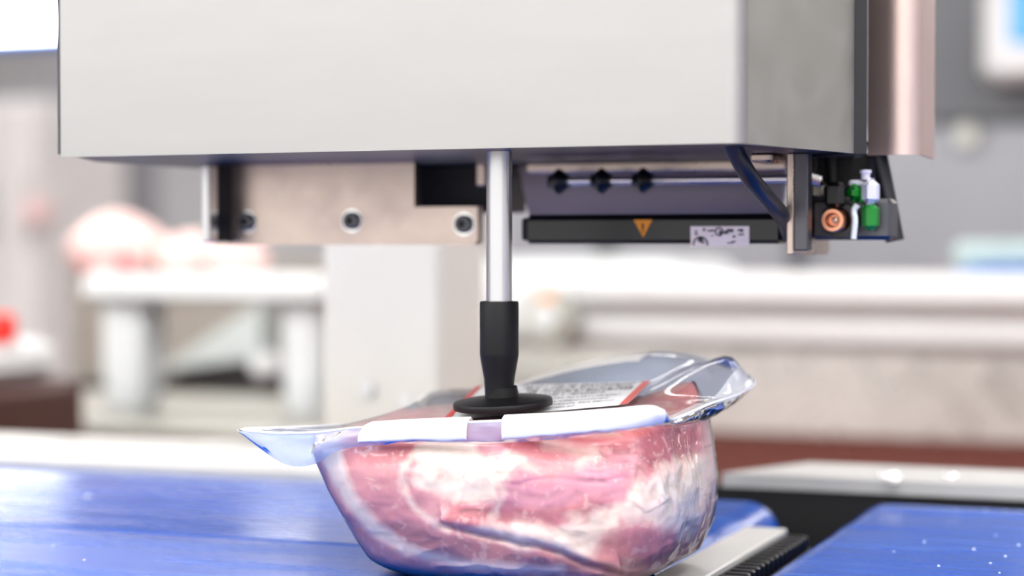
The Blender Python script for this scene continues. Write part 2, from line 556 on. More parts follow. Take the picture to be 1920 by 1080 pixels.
front = [FL] + fillet(FL, FR, BR, .0095, 12)
def sheet(path, z0, z1, th, inward):
    """upright folded sheet of thickness th following a plan path"""
    n = len(path)
    P2 = [Vector(p) for p in path]
    off = []
    for i in range(n):
        tdir = (P2[min(i + 1, n - 1)] - P2[max(i - 1, 0)]).normalized()
        nn = Vector((-tdir.y, tdir.x)) * inward
        off.append(P2[i] + nn * th)
    loop = P2 + off[::-1]
    m = MB()
    poly = [(p.x, p.y, z0) for p in loop]
    m.prism(poly, (0, 0, z1 - z0))
    return m
o = fixn(sheet(front, HZ, TOPZ, .0018, 1).build('front_panel', M['steel_front'], lab))
side_start = front[-1]
o = fixn(sheet([side_start, (-.1905, .832), (-.1818, .869), BR], HZ, TOPZ, .0018, 1).build('side_panel', M['steel_side'], lab))
o = fixn(sheet([(-.5395, .806), (-.5388, .8005), (FL[0] - .0002, FL[1] + .0012)], HZ + .0015, TOPZ, .0012, 1).build('edge_lip', M['steel_dark'], lab))
# underside tray, dark inside, lilac-grey lower skin
m = MB(); m.prism([(FL[0] + .002, FL[1] + .002, HZ + .0012), (FR[0] - .006, FR[1] + .0035, HZ + .0012), (-.181, .9, HZ + .0012), (-.2, 1.03, HZ + .0012), (-.565, 1.03, HZ + .0012), (BL[0] + .002, BL[1], HZ + .0012)], (0, 0, .003)); fixn(m.build('underside_plate', M['steel_dark'], lab))
m = MB(); m.prism([(FL[0] + .002, FL[1] + .01, HZ + .02), (-.23, .80, HZ + .02), (-.2, .9, HZ + .02), (-.2, 1.03, HZ + .02), (-.55, 1.03, HZ + .02)], (0, 0, TOPZ - HZ - .02)); fixn(m.build('inner_body', M['black_matt'], lab))
# black hinge strip between the side panel and the rear guard
a, b = (-.1766, .8935), (-.166, .915)
m = MB(); m.prism([(-.1775, .894, HZ), (-.1716, .897, HZ), (-.1815, .93, HZ), (-.21, .93, HZ)], (0, 0, TOPZ - HZ)); fixn(m.build('hinge_strip', M['black_matt'], lab))
# rear guard: second folded sheet to the right
q0, q1, q2 = P(1627, 290, .945), P(1722, 290, .925), P(1752, 290, .985)
guard = [(q0.x, q0.y)] + fillet((q0.x, q0.y), (q1.x, q1.y), (q2.x, q2.y), .011, 10) + [(q2.x, q2.y)]
fixn(sheet(guard, P(1700, 290, .935).z, TOPZ, .0016, 1).build('rear_guard', M['steel_guard'], lab))
# arm and pillar carrying the head
PX0, PX1, PY0, PY1 = -.648, -.554, 1.30, 1.387
m = MB(); m.box((PX0, PY0, 0.012), (PX1, PY1, 1.5), .004); m.build('pillar', M['cream_paint'], lab)
m = MB(); m.box((PX0 - .08, PY0 - .03, 0), (PX1 + .08, PY1 + .12, .012), .002); m.build('foot_plate', M['steel'], lab)
m = MB(); m.box((-.62, 1.028, 1.3), (-.5, PY0 + .01, 1.4), .004); m.build('arm', M['steel'], lab)
for px, py in ((690, 728), (765, 752)):
    g = W(px, py, PY0)
    m = MB(); m.lathe((g.x, PY0 - .003, g.z), [(0, 0), (.005, 0), (.0055, .001), (.0055, .003)], (0, 1, 0), 16); m.build('screw', M['steel'], lab)
# bracket with its three socket screws, notch at upper right
BY = .95
def wz(px, py, y=BY):
    p = W(px, py, y); return (p.x, p.z)
x0, zb = wz(402, 459); x1, _ = wz(895, 462); xn, zn = wz(777, 388); zt = HZ + .0012
poly = [(x0, BY, zb), (x1 - .002, BY, zb), (x1, BY, zb + .002), (x1, BY, zn), (xn, BY, zn), (xn, BY, zt), (x0, BY, zt)]
m = MB(); m.prism(poly, (0, .008, 0))
br = fixn(m.build('bracket_plate', M['steel_plate'], lab))
for px, py in ((464, 416), (661, 414), (871, 420)):
    x, z = wz(px, py)
    m = MB(); m.lathe((x, BY - .0035, z), [(.0022, .0025), (.0022, 0), (.0040, 0), (.0048, .0008), (.0048, .0036)], (0, 1, 0), 24)
    s = m.build('socket_screw', M['steel_dark'], br)
    m = MB(); m.lathe((x, BY - .0012, z), [(0, 0), (.0023, 0)], (0, 1, 0), 6); m.build('socket', M['black'], br)
    m = MB(); m.lathe((x, BY - .0006, z), [(.0049, 0), (.0061, 0), (.0061, .0007)], (0, 1, 0), 24); m.build('washer', M['steel_bright'], br)
# edge-on plate left of the bracket
a = W(377, 455, .925); b = W(392, 455, .925)
m = MB(); m.box((a.x, .925, a.z), (b.x, .955, HZ + .0012), .0008); m.build('end_plate', M['alu'], lab)
c = W(406, 455, .935)
m = MB(); m.box((b.x + .0001, .934, a.z + .0005), (c.x - .0005, .958, HZ + .0012)); m.build('end_gasket', M['black_matt'], lab)
# dark block seen through the notch
a = W(779, 385, .985); b = W(905, 385, .985)
m = MB(); m.box((a.x - .01, .985, a.z - .004), (b.x + .012, 1.02, HZ + .0012), .001); m.build('back_block', M['black_matt'], lab)
a = W(893, 345, .97); m = MB(); m.box((a.x, .97, a.z - .001), (a.x + .005, .98, HZ + .0012), .0005); m.build('stop', M['steel_plate'], lab)
# mounting plate right of the rollers
a = W(1474, 478, .905); b = W(1514, 478, .905)
m = MB(); m.box((a.x, .905, a.z), (a.x + .0035, .985, HZ + .0012), .0006); m.build('mounting_plate', M['steel_plate'], lab)
m = MB(); m.box((a.x + .0036, .905, a.z + .002), (b.x, .915, HZ + .0012), .0006); m.build('mounting_flange', M['steel_dark'], lab)
# label web and guides inside
a = W(985, 412, 1.0); b = W(1476, 412, 1.0)
m = MB(); m.prism([(a.x + .008, .985, a.z), (b.x, .985, a.z), (b.x, 1.0, HZ + .001), (a.x - .004, 1.0, HZ + .001)], (0, .002, 0)); fixn(m.build('label_web', M['web'], lab))
a = W(985, 322, .975); b = W(1474, 322, .975)
m = MB(); m.box((a.x, .975, a.z - .001), (b.x, .981, HZ + .0012), .0008); m.build('guide_bar', M['steel_plate'], lab)
a = W(1405, 300, .9); b = W(1447, 300, .9)
m = MB(); m.box((a.x, .9, a.z - .001), (b.x, .93, HZ + .0012), .001); m.build('small_block', M['steel_plate'], lab)

# ------------------------------------------------------------------ roller shaft
t = thing('roller_shaft', 'thin steel shaft with three black diamond rollers under the machine', 'roller shaft', W(1200, 340, .955))
a, b = W(1030, 341, .955), W(1476, 339, .955)
m = MB(); m.tube([(a.x, .955, a.z), (b.x + .001, .955, a.z)], .0021, 16); m.build('shaft', M['steel_bright'], t)
for px in (1048, 1128, 1206):
    c = W(px, 340, .955)
    m = MB(); m.lathe((c.x - .0052, .955, a.z), [(.002, 0), (.0035, 0), (.0035, .0008), (.0066, .0046), (.0066, .0060), (.0035, .0098), (.0035, .0104), (.002, .0104)], (1, 0, 0), 28); m.build('roller', M['black'], t)

# ------------------------------------------------------------------ ionising bar with warning sign
t = thing('static_bar', 'black bar with yellow warning triangle and pale sticker under the machine', 'bar', W(1220, 430, .93))
a, b = W(975, 457, .93), W(1474, 400, .93)
zb, zt = a.z, b.z
pf = [(.93, zb + .002), (.932, zb), (.944, zb), (.945, zb + .001), (.945, zt), (.933, zt), (.93, zt - .003)]
m = MB(); m.prism([(a.x + .004, y_, z_) for y_, z_ in pf], (b.x - a.x - .008, 0, 0)); fixn(m.build('bar_body', M['black'], t))
for xa, xb in ((a.x, a.x + .004), (b.x - .004, b.x)):
    m = MB(); m.box((xa, .9315, zb + .0015), (xb, .9445, zt - .0015), .001); m.build('end_cap', M['black_rubber'], t)
c0, c1, c2 = W(1188, 412, .9298), W(1223, 412, .9298), W(1206, 445, .9298)
m = MB(); m.prism([(c0.x, .9299, c0.z), (c1.x, .9299, c1.z), (c2.x, .9299, c2.z)], (0, -.0002, 0)); wt = fixn(m.build('warning_triangle', M['yellow'], t))
cx, z_ = (c0.x + c1.x) / 2, c0.z
m = MB(); m.box((cx - .0005, .9295, z_ - .0048), (cx + .0005, .92968, z_ - .0018)); m.box((cx - .0005, .9295, z_ - .0062), (cx + .0005, .92968, z_ - .0054)); m.build('exclamation_mark', M['black_matt'], wt)
s0, s1 = W(1295, 462, .9298), W(1405, 424, .9298)
m = MB(); m.box((s0.x, .9296, s0.z), (s1.x, .9299, s1.z)); st = m.build('sticker', M['sticker'], t)
m = MB()
rr = random.Random(5)
for k in range(26):
    u, v = rr.random(), rr.random()
    if .3 < u < .7 and v < .35: continue
    x = s0.x + .002 + u * (s1.x - s0.x - .006); z = s0.z + .001 + v * (s1.z - s0.z - .003)
    m.box((x, .9294, z), (x + rr.uniform(.0008, .003), .92955, z + rr.uniform(.0006, .0016)))
cxs = s0.x + .45 * (s1.x - s0.x)
for k in range(12):
    aa = math.pi * k / 11
    x, z = s0.x + .005 + .0035 * math.cos(aa), s0.z + .0005 + .0035 * math.sin(aa)
    m.box((x - .0005, .9294, z), (x + .0005, .92955, z + .0009))
    x, z = cxs + .001 + .0018 * math.cos(2 * aa), s0.z + .0068 + .0018 * math.sin(2 * aa)
    m.box((x - .0004, .9294, z), (x + .0006, .92955, z + .0008))
m.build('print', M['ink'], st)

# ------------------------------------------------------------------ cables
def smooth(pts, n=10):
    pts = [Vector(p) for p in pts]
    out = []
    ext = [pts[0] * 2 - pts[1]] + pts + [pts[-1] * 2 - pts[-2]]
    for i in range(1, len(ext) - 2):
        p0, p1, p2, p3 = ext[i - 1:i + 3]
        for k in range(n):
            s = k / n
            out.append(.5 * ((2 * p1) + (p2 - p0) * s + (2 * p0 - 5 * p1 + 4 * p2 - p3) * s * s + (3 * p1 - p0 - 3 * p2 + p3) * s ** 3))
    return out + [pts[-1]]
m = MB(); m.tube(smooth([P(1366, 240, .86), P(1378, 282, .862), P(1408, 335, .868), P(1444, 378, .895), P(1470, 410, .925), P(1478, 440, .95)]), .0040, 16)
tag(m.build('power_cable', M['navy_cable']), 'thick dark blue cable curving down to the black bar', 'cable')
m = MB(); m.tube(smooth([P(1640, 262, .965), P(1648, 300, .965), P(1660, 360, .965), P(1674, 432, .965), P(1678, 452, .965)]), .0047, 16)
tag(m.build('power_cable', M['navy_cable']), 'thick dark cable hanging below the rear guard past green fittings', 'cable')
m = MB(); m.tube(smooth([P(1556, 262, .955), P(1558, 300, .955), P(1560, 345, .955)]), .0028, 12)
tag(m.build('sensor_lead', M['black_rubber']), 'thin black lead running down into the black valve coil', 'cable')
m = MB(); m.tube(smooth([P(1522, 270, .955), P(1526, 310, .955), P(1516, 345, .955), P(1520, 390, .955), P(1530, 410, .955)]), .0026, 12)
tag(m.build('sensor_lead', M['black_rubber']), 'thin black lead looping beside the mounting plate', 'cable')

# ------------------------------------------------------------------ valve with green fittings
VY = .93
t = thing('air_valve', 'pneumatic valve with copper port, green fittings and black coil under machine', 'valve', W(1580, 455, VY))
a, b = W(1520, 450, VY + .012), W(1672, 372, VY + .012)
m = MB(); m.box((a.x, VY + .012, a.z), (b.x, VY + .03, b.z), .002); m.build('valve_body', M['steel_dark'], t)
a, b = W(1528, 345, VY + .03), W(1640, 290, VY + .03)
m = MB(); m.box((a.x, VY + .03, a.z - .006), (b.x, VY + .045, HZ + .003), .002); m.build('hanger', M['black_matt'], t)
a, b = W(1546, 390, VY), W(1584, 341, VY)
m = MB(); m.box((a.x, VY - .004, a.z), (b.x, VY + .012, b.z), .0022); m.build('coil', M['black'], t)
c = W(1564, 413, VY)
m = MB(); m.lathe((c.x, VY - .004, c.z), [(0, .006), (.0028, .006), (.003, .001), (.0036, 0), (.0052, 0), (.0058, .001), (.0058, .0165)], (0, 1, 0), 28); m.build('copper_port', M['copper'], t)
m = MB(); m.lathe((c.x, VY - .0005, c.z), [(0, 0), (.0016, .0005), (.002, .004)], (0, 1, 0), 16); m.build('port_plug', M['steel_plate'], t)
c = W(1568, 412, VY + .002)
m = MB(); m.lathe((c.x + .001, VY + .004, c.z), [(.0058, 0), (.0085, 0), (.009, .001), (.009, .008)], (0, 1, 0), 28); m.build('port_ring', M['black'], t)
a, b = W(1585, 379, VY), W(1613, 344, VY)
m = MB(); m.box((a.x, VY, a.z), (b.x, VY + .012, b.z), .003); m.build('green_fitting', M['green'], t)
a, b = W(1603, 398, VY + .002), W(1620, 352, VY + .002)
m = MB(); m.box((a.x + .002, VY + .001, a.z + .004), (b.x, VY + .011, b.z), .003); m.build('green_fitting', M['green'], t)
a, b = W(1615, 433, VY), W(1642, 380, VY)
m = MB(); m.box((a.x, VY - .001, a.z), (b.x, VY + .012, b.z), .0025); m.build('green_fitting', M['green'], t)
a, b = W(1614, 386, VY), W(1643, 333, VY)
m = MB(); m.box((a.x, VY - .002, a.z), (b.x, VY + .012, b.z), .004); m.box((a.x - .007, VY + .004, b.z - .004), (a.x + .003, VY + .012, b.z - .0008), .001); m.build('white_fitting', M['lilac_plastic'], t)
c = W(1622, 333, VY + .004)
m = MB(); m.lathe((c.x, VY + .005, c.z - .001), [(.0022, 0), (.0022, .003), (.0028, .0032), (.0028, .0045), (0, .0048)], (0, 0, 1), 16); m.build('nipple', M['lilac_plastic'], t)
m = MB(); m.tube(smooth([W(1608, 384, VY), W(1601, 395, VY), W(1603, 415, VY), W(1600, 448, VY)]), .0015, 10); m.build('white_tube', M['white_plastic'], t)
a = W(1523, 336, VY)
m = MB()
for k in range(4):
    c = W(1522 + 5 * k, 334 + 1.5 * k, VY + .006)
    m.lathe((c.x, VY + .006, c.z - .003), [(.0008, 0), (.0013, .001), (.0013, .005), (0, .0055)], (0, 0, 1), 10)
m.build('pins', M['steel_bright'], t)
a, b = W(1517, 374, VY + .012), W(1548, 340, VY + .012)
m = MB(); m.box((a.x, VY + .012, a.z), (b.x, VY + .02, b.z), .002); m.build('connector', M['steel_side'], t)

# ------------------------------------------------------------------ tamping rod with suction pad
RX, RY = W(936, 420, .838).x, .838
PADZ = .9745
t = thing('tamp_rod', 'aluminium rod with black suction pad pressing the label on the pack', 'suction rod', (RX, RY, PADZ))
m = MB(); m.tube([(RX, RY, 1.02), (RX, RY, HZ + .001)], .0059, 32); m.build('rod', M['alu'], t)
zs = W(936, 566, RY).z
def hz(py): return W(936, py, RY).z - PADZ
m = MB(); m.lathe((RX, RY, PADZ), [(.0062, hz(760)), (.0072, hz(757)), (.0066, hz(748)), (.0066, hz(735)), (.0070, hz(710)), (.0079, hz(690)), (.0088, hz(668)), (.0089, hz(664)), (.0089, hz(664)), (.0089, hz(568)), (.0086, hz(565)), (.0058, hz(564))], n=40); m.build('sleeve', M['black_rubber'], t)
m = MB(); m.lathe((0, 0, 0), [(0, 0), (.0215, 0), (.0226, .0004), (.0228, .0008), (.0228, .0028), (.0224, .0034), (.0205, .0038), (.0075, .0052), (.007, .0095)], n=56)
pad = m.build('pad', M['black_rubber'], t)
pad.matrix_parent_inverse = Matrix()
pad.location = (.0015, .001, .0002)
pad.rotation_euler = (math.radians(3.8), math.radians(-2.2), 0)

# ================================================================== THE MEAT PACK
PKX, PKY = -.322, .853
pack = thing('meat_pack', 'clear vacuum pack of pink raw pork under the suction pad', 'meat pack', (PKX, PKY, BZ))

def shape(n, e=4.0):
    th = np.linspace(0, 2 * math.pi, 4001)
    c, s = np.cos(th), np.sin(th)
    x = np.sign(c) * np.abs(c) ** (2 / e); y = np.sign(s) * np.abs(s) ** (2 / e)
    d = np.concatenate([[0], np.cumsum(np.hypot(np.diff(x), np.diff(y)))])
    q = np.linspace(0, d[-1], n, endpoint=False)
    return np.interp(q, d, x), np.interp(q, d, y)

# height above belt: left, right, front, back extents
LV = np.array([
    (.0004, -.371, -.262, .803, .908),
    (.003, -.379, -.254, .796, .916),
    (.008, -.3845, -.247, .791, .921),
    (.016, -.3905, -.2425, .7875, .925),
    (.028, -.3985, -.239, .785, .928),
    (.040, -.405, -.239, .7845, .928),
    (.050, -.410, -.2415, .785, .926),
    (.058, -.4125, -.2445, .7865, .923),
    (.064, -.412, -.248, .789, .919)])

_h = np.concatenate([np.linspace(.0004, .064, 600)])
_t = np.stack([np.interp(_h, LV[:, 0], LV[:, i]) for i in range(1, 5)], 1)
_k = np.hanning(91); _k /= _k.sum()
_pad = np.concatenate([2 * _t[:1] - _t[45:0:-1], _t, 2 * _t[-1:] - _t[-2:-47:-1]])
_t = np.stack([np.convolve(_pad[:, i], _k, 'valid') for i in range(4)], 1)

lab_c = [P(893, 733, 1.005), P(1221, 708, .965), P(1176, 772, .892), P(828, 784, .892)]   # back left, back right, front right, front left
A = np.array([[p.x, p.y, 1] for p in lab_c]); zz = np.array([p.z for p in lab_c])
LPL = np.linalg.lstsq(A, zz, rcond=None)[0]
def labz(x, y): return LPL[0] * x + LPL[1] * y + LPL[2]

def smst(x): return x * x * (3 - 2 * x)

def lift(x, y, h):                    # the filling rises towards the back right corner
    k = np.clip((h - .03) / .034, 0, 1)
    return k * k * np.clip(labz(x, y) + 1.3 * rise(x, y) - .0085 - .964, -.002, .03)

def rise(x, y):
    a_ = np.clip((x + .287) / .045, 0, 1); b_ = np.clip((y - .868) / .05, 0, 1)
    return .013 * smst(a_) * smst(b_)

def loft(N, NS, NB, NT, off, top_drop):
    ux, uy = shape(N)
    rows = []
    def ring(h, k, zf=None):
        v = [np.interp(h, _h, _t[:, i]) for i in range(4)]
        cx, cy = (v[0] + v[1]) / 2, (v[2] + v[3]) / 2
        hx, hy = (v[1] - v[0]) / 2 + off, (v[3] - v[2]) / 2 + off
        x = cx + hx * ux * k; y = cy + hy * uy * k
        return x, y
    h0, h1 = LV[0, 0], LV[-1, 0]
    for k in np.linspace(0.02, 1, NB, endpoint=False):
        x, y = ring(h0, k); rows.append(np.stack([x, y, np.full(N, BZ + h0 - off * .2)], 1))
    for h in np.concatenate([np.linspace(h0, .008, NS // 5, endpoint=False), np.linspace(.008, h1, NS - NS // 5)]):
        x, y = ring(h, 1.0); rows.append(np.stack([x, y, BZ + h + lift(x, y, h)], 1))
    ztop = BZ + h1
    for k in np.linspace(1, 0, NT + 1)[1:]:
        s = max(k, .004)
        x, y = ring(h1, s)
        w = math.sqrt(max(0, 1 - k ** 6))
        z0_ = ztop + lift(x, y, h1)
        z = z0_ + w * np.maximum(labz(x, y) + rise(x, y) - top_drop - z0_, -.004)
        rows.append(np.stack([x, y, z], 1))
    return np.concatenate(rows), N, len(rows)

def np_mesh(name, pts, nu, nv, material, parent, colors=None):
    i = np.arange(nu); j = np.arange(nv - 1)
    I, J = np.meshgrid(i, j)
    a = J * nu + I; b = J * nu + (I + 1) % nu; c = (J + 1) * nu + (I + 1) % nu; d = (J + 1) * nu + I
    F = np.stack([a, b, c, d], -1).reshape(-1, 4)
    me = bpy.data.meshes.new(name)
    me.vertices.add(len(pts)); me.vertices.foreach_set('co', pts.astype(np.float32).ravel())
    me.loops.add(F.size); me.loops.foreach_set('vertex_index', F.ravel().astype(np.int32))
    me.polygons.add(len(F)); me.polygons.foreach_set('loop_start', (np.arange(len(F)) * 4).astype(np.int32))
    me.polygons.foreach_set('use_smooth', np.ones(len(F), bool))
    me.update(calc_edges=True); me.validate()
    if colors is not None:
        ca = me.color_attributes.new('meat', 'FLOAT_COLOR', 'POINT')
        ca.data.foreach_set('color', np.concatenate([colors, np.ones((len(colors), 1))], 1).astype(np.float32).ravel())
    me.materials.append(material)
    o = bpy.data.objects.new(name, me); COL.objects.link(o)
    o.parent = parent
    o.matrix_parent_inverse = Matrix.Translation(parent.location).inverted()
    return o

# face coordinates of the pack: u runs along the front and round onto the right end, v downwards
def face_uv(p):
    return 571 + 4039 * (p[:, 0] + .40) + 1164 * (p[:, 1] - .785), 455 + 4353 * (1.05 - p[:, 2])

def seg_dist(u, v, poly, closed=False):
    d = np.full(u.shape, 1e9)
    pts = list(poly) + ([poly[0]] if closed else [])
    for (x0, y0), (x1, y1) in zip(pts[:-1], pts[1:]):
        dx, dy = x1 - x0, y1 - y0
        t_ = np.clip(((u - x0) * dx + (v - y0) * dy) / (dx * dx + dy * dy + 1e-9), 0, 1)
        d = np.minimum(d, np.hypot(u - x0 - t_ * dx, v - y0 - t_ * dy))
    return d
def inside(u, v, poly):
    r = np.zeros(u.shape, bool)
    n = len(poly)
    for i in range(n):
        x0, y0 = poly[i]; x1, y1 = poly[(i + 1) % n]
        if y0 == y1: continue
        c = ((y0 > v) != (y1 > v)) & (u < (x1 - x0) * (v - y0) / (y1 - y0) + x0)
        r ^= c
    return r
def region(u, v, poly, soft):
    d = seg_dist(u, v, poly, True)
    s = np.where(inside(u, v, poly), d, -d)
    return np.clip(s / soft * .5 + .5, 0, 1)
def stroke(u, v, poly, w, soft=4):
    return np.clip((w - seg_dist(u, v, poly)) / soft * .5 + .5, 0, 1)

CREASE = [(835, 990), (870, 997), (960, 1008), (1040, 1024), (1100, 1046), (1160, 1070)]
CREASE2 = [(960, 905), (1040, 893), (1120, 897), (1180, 890)]
FATPATCH = [(794, 827), (843, 829), (900, 840), (917, 862), (969, 852), (1010, 872), (957, 898), (945, 933), (872, 944), (827, 927), (785, 905), (806, 872), (786, 852)]
FATLOW = [(890, 1000), (930, 985), (983, 968), (1044, 974), (1110, 958), (1167, 933), (1200, 895), (1250, 872), (1330, 880), (1345, 958), (1315, 1025), (1264, 1040), (1262, 998), (1215, 975), (1167, 962), (1130, 998), (1110, 1036), (1061, 1031), (1004, 1019), (943, 1012)]

def body_disp(q, u, v, ck=1.0):
    wu, wv = u + 10 * fbm(q * 110 + 3, 3), v + 8 * fbm(q * 110 + 40, 3)
    disp = .0022 * fbm(q * 28, 3) + .0009 * fbm(q * 75 + 5, 3)
    dc = seg_dist(wu, wv, CREASE)
    below = np.interp(wu, [p[0] for p in CREASE], [p[1] for p in CREASE]) < wv
    inr = (wu > 835) & (wu < 1160)
    disp -= ck * .0016 * np.exp(-(dc / 8) ** 2)
    disp += np.where(inr & ~below, .0014 * np.exp(-((dc - 16) / 18) ** 2), 0)
    disp -= ck * .0005 * np.exp(-(seg_dist(wu, wv, CREASE2) / 5) ** 2)
    return disp

def build_meat():
    pts, nu, nv = loft(1100, 190, 16, 50, 0, .003)
    u, v = face_uv(pts)
    c = np.array([PKX, PKY, BZ + .035])
    dirv = pts - c; dirv[:, 2] *= .5
    dirv /= np.linalg.norm(dirv, axis=1)[:, None]
    q = pts * 1.0
    disp = body_disp(q, u, v)
    edge = np.clip((pts[:, 2] - BZ) / .004, 0, 1)
    p2 = pts + dirv * (disp * edge)[:, None]
    p2[:, 2] = np.maximum(p2[:, 2], BZ + .0003)
    # ---- colour of flesh and fat
    L = lambda c_: np.array(lin(c_))
    n1 = fbm(q * 60 + 11, 4); n2 = fbm(q * 160 + 31, 4); n3 = fbm(q * np.array([220, 220, 700]) + 7, 3)
    def over(col, k, a):
        return col * (1 - a[:, None]) + L(k)[None, :] * a[:, None]
    col = np.tile(L((226, 150, 156)), (len(pts), 1))
    col = over(col, (206, 112, 122), np.clip(.5 + 1.3 * n1, 0, 1) * .5)
    U, V = u + 26 * n1 + 10 * n2, v + 20 * n1[::-1] * 0 + 14 * n2 + 16 * fbm(q * 70 + 71, 3)
    def reg(poly, k, soft, a=1.0, uu=U, vv=V):
        nonlocal col
        col = over(col, k, a * smst(region(uu, vv, poly, soft)))
    reg([(625, 835), (700, 826), (790, 832), (780, 868), (720, 885), (650, 880)], (200, 88, 100), 22, .85)
    reg([(940, 812), (1180, 812), (1180, 850), (1060, 846), (950, 856)], (212, 92, 104), 14, .8)
    reg([(660, 890), (770, 900), (800, 980), (730, 1000), (680, 960)], (214, 128, 136), 20, .7)
    reg([(1000, 880), (1170, 868), (1185, 930), (1080, 950), (950, 948), (965, 905)], (214, 128, 154), 18, .9)
    reg([(860, 950), (960, 948), (1080, 945), (1150, 925), (1110, 958), (980, 968), (900, 988), (830, 982)], (188, 88, 98), 12, .9)
    reg([(740, 985), (860, 1004), (960, 1014), (1060, 1034), (1110, 1050), (1080, 1075), (900, 1066), (780, 1046), (715, 1005)], (186, 110, 112), 14, .9)
    reg([(1120, 1010), (1170, 968), (1250, 990), (1262, 1040), (1200, 1075), (1110, 1070)], (204, 112, 120), 20, .85)
    reg([(1185, 800), (1300, 790), (1310, 850), (1290, 905), (1230, 900), (1190, 880)], (176, 78, 96), 16, .9)
    reg([(1200, 905), (1235, 900), (1225, 940), (1205, 930)], (196, 84, 110), 8, .9)
    FAT, FATW, FATP = (252, 220, 206), (255, 236, 224), (246, 204, 198)
    reg(FATPATCH, FAT, 12, 1.0)
    reg([(790, 905), (830, 915), (900, 920), (880, 942), (830, 930)], FATW, 14, .8)
    reg(FATLOW, FAT, 14, .95)
    reg([(1225, 905), (1330, 890), (1320, 1000), (1270, 1020)], FATW, 20, .7)
    # fat rim sweeping down the left and along the bottom
    RIM = [(604, 830), (622, 880), (655, 945), (700, 1003), (760, 1040), (850, 1060), (960, 1066), (1060, 1062)]
    wst = np.interp(u, [600, 660, 760, 1060], [27, 17, 11, 6]) * (1 + .5 * n1)
    a = np.clip((wst - seg_dist(u + 8 * n2, v + 8 * n2, RIM)) / 9 * .5 + .5, 0, 1)
    col = over(col, (252, 226, 216), a * .95)
    a = np.clip((660 - u) / 60, 0, 1) * np.clip((870 - v) / 30, 0, 1)
    col = over(col, FATP, a * .8)
    a = stroke(u + 6 * n2, v + 6 * n2, [(790, 845), (770, 872), (762, 894), (768, 930), (788, 960), (822, 984), (850, 998)], 5, 6)
    col = over(col, FAT, a * .9)
    a = stroke(u + 9 * n2, v + 9 * n2, [(945, 900), (958, 925), (940, 950), (932, 965)], 5, 6)
    col = over(col, FAT, a * .8)
    a = stroke(u + 9 * n2, v + 9 * n2, [(1030, 830), (1080, 838), (1120, 845), (1090, 860)], 6, 10)
    col = over(col, FAT, a * .8)
    # thin connective tissue
    vein = np.clip((ridge(q * np.array([62, 62, 88]) + 2.5, 3) - .80) / .14, 0, 1)
    col = over(col, FATP, vein * .55 * np.clip(.5 + 2 * n1, 0, 1))
    vein = np.clip((ridge(q * np.array([120, 120, 170]) + 21.5, 2) - .86) / .1, 0, 1)
    col = over(col, FAT, vein * .5 * np.clip(.4 - 2 * n1, 0, 1))
    spk = np.clip((fbm(q * 260 + 90, 3) - .22) / .2, 0, 1)
    col = over(col, FATP, spk * .35)
    spk = np.clip((fbm(q * 230 + 150, 3) - .3) / .3, 0, 1)
    col = over(col, (214, 120, 116), spk * .4)
    # right end: pale pink rim of fat
    a = np.clip((u - 1300) / 30, 0, 1) * np.clip((pts[:, 1] - .86) / .03, 0, 1)
    col = over(col, (250, 214, 208), a * .9)
    # upper surface and back: red flesh
    topm = np.clip((pts[:, 2] - (BZ + .0655)) / .002, 0, 1)
    col = over(col, (186, 76, 72), topm * .85 * np.clip(.7 + 1.2 * n1, 0, 1))
    topf = topm * np.clip((n1 + .02) / .12, 0, 1)
    col = over(col, (236, 196, 190), topf * .5)
    col = np.clip(col ** .82 * np.array([1.05, 1.02, 1.0]), 0, .97)
    return np_mesh('meat', p2, nu, nv, M['meat'], pack, col)
build_meat()

def build_film():
    pts, nu, nv = loft(700, 120, 8, 2, .0006, .004)
    # keep only bottom and wall, film of the lid is its own piece
    nv = 8 + 120; pts = pts[:nu * nv]
    u, v = face_uv(pts)
    c = np.array([PKX, PKY, BZ + .035]); dirv = pts - c; dirv[:, 2] *= .5
    dirv /= np.linalg.norm(dirv, axis=1)[:, None] + 1e-9
    disp = body_disp(pts, u, v, .35)
    base = disp.copy()
    wr = ridge(np.stack([u / 26, v / 120, u * 0 + .5], 1), 3)       # upright pleats on the right end
    k = np.clip((u - 1175) / 30, 0, 1) * np.clip((1330 - u) / 40, 0, 1) * np.clip((1010 - v) / 120, .12, 1)
    disp += .0028 * (wr - .35) * k
    tri = np.exp(-(seg_dist(u, v, [(1110, 805), (1150, 852), (1187, 850), (1186, 880), (1160, 888), (1090, 878)]) / 5) ** 2)
    disp += .0016 * tri
    tri = np.exp(-(seg_dist(u, v, [(1187, 850), (1230, 890), (1245, 930), (1212, 945), (1180, 915)]) / 5) ** 2)
    disp += .0016 * tri
    disp += .0006 * ridge(np.stack([u / 60, v / 30, u * 0], 1), 2) * np.clip((u - 620) / 200, 0, 1)
    disp = np.maximum(disp, base) + .0002
    p2 = pts + dirv * (disp * np.clip((pts[:, 2] - BZ) / .006, 0, 1))[:, None]
    p2[:, 2] = np.maximum(p2[:, 2] - .0, BZ + .0001)
    o = np_mesh('film_tray', p2, nu, nv, M['film'], pack)
    o['label'] = 'clear glossy film shrunk around the meat'
build_film()

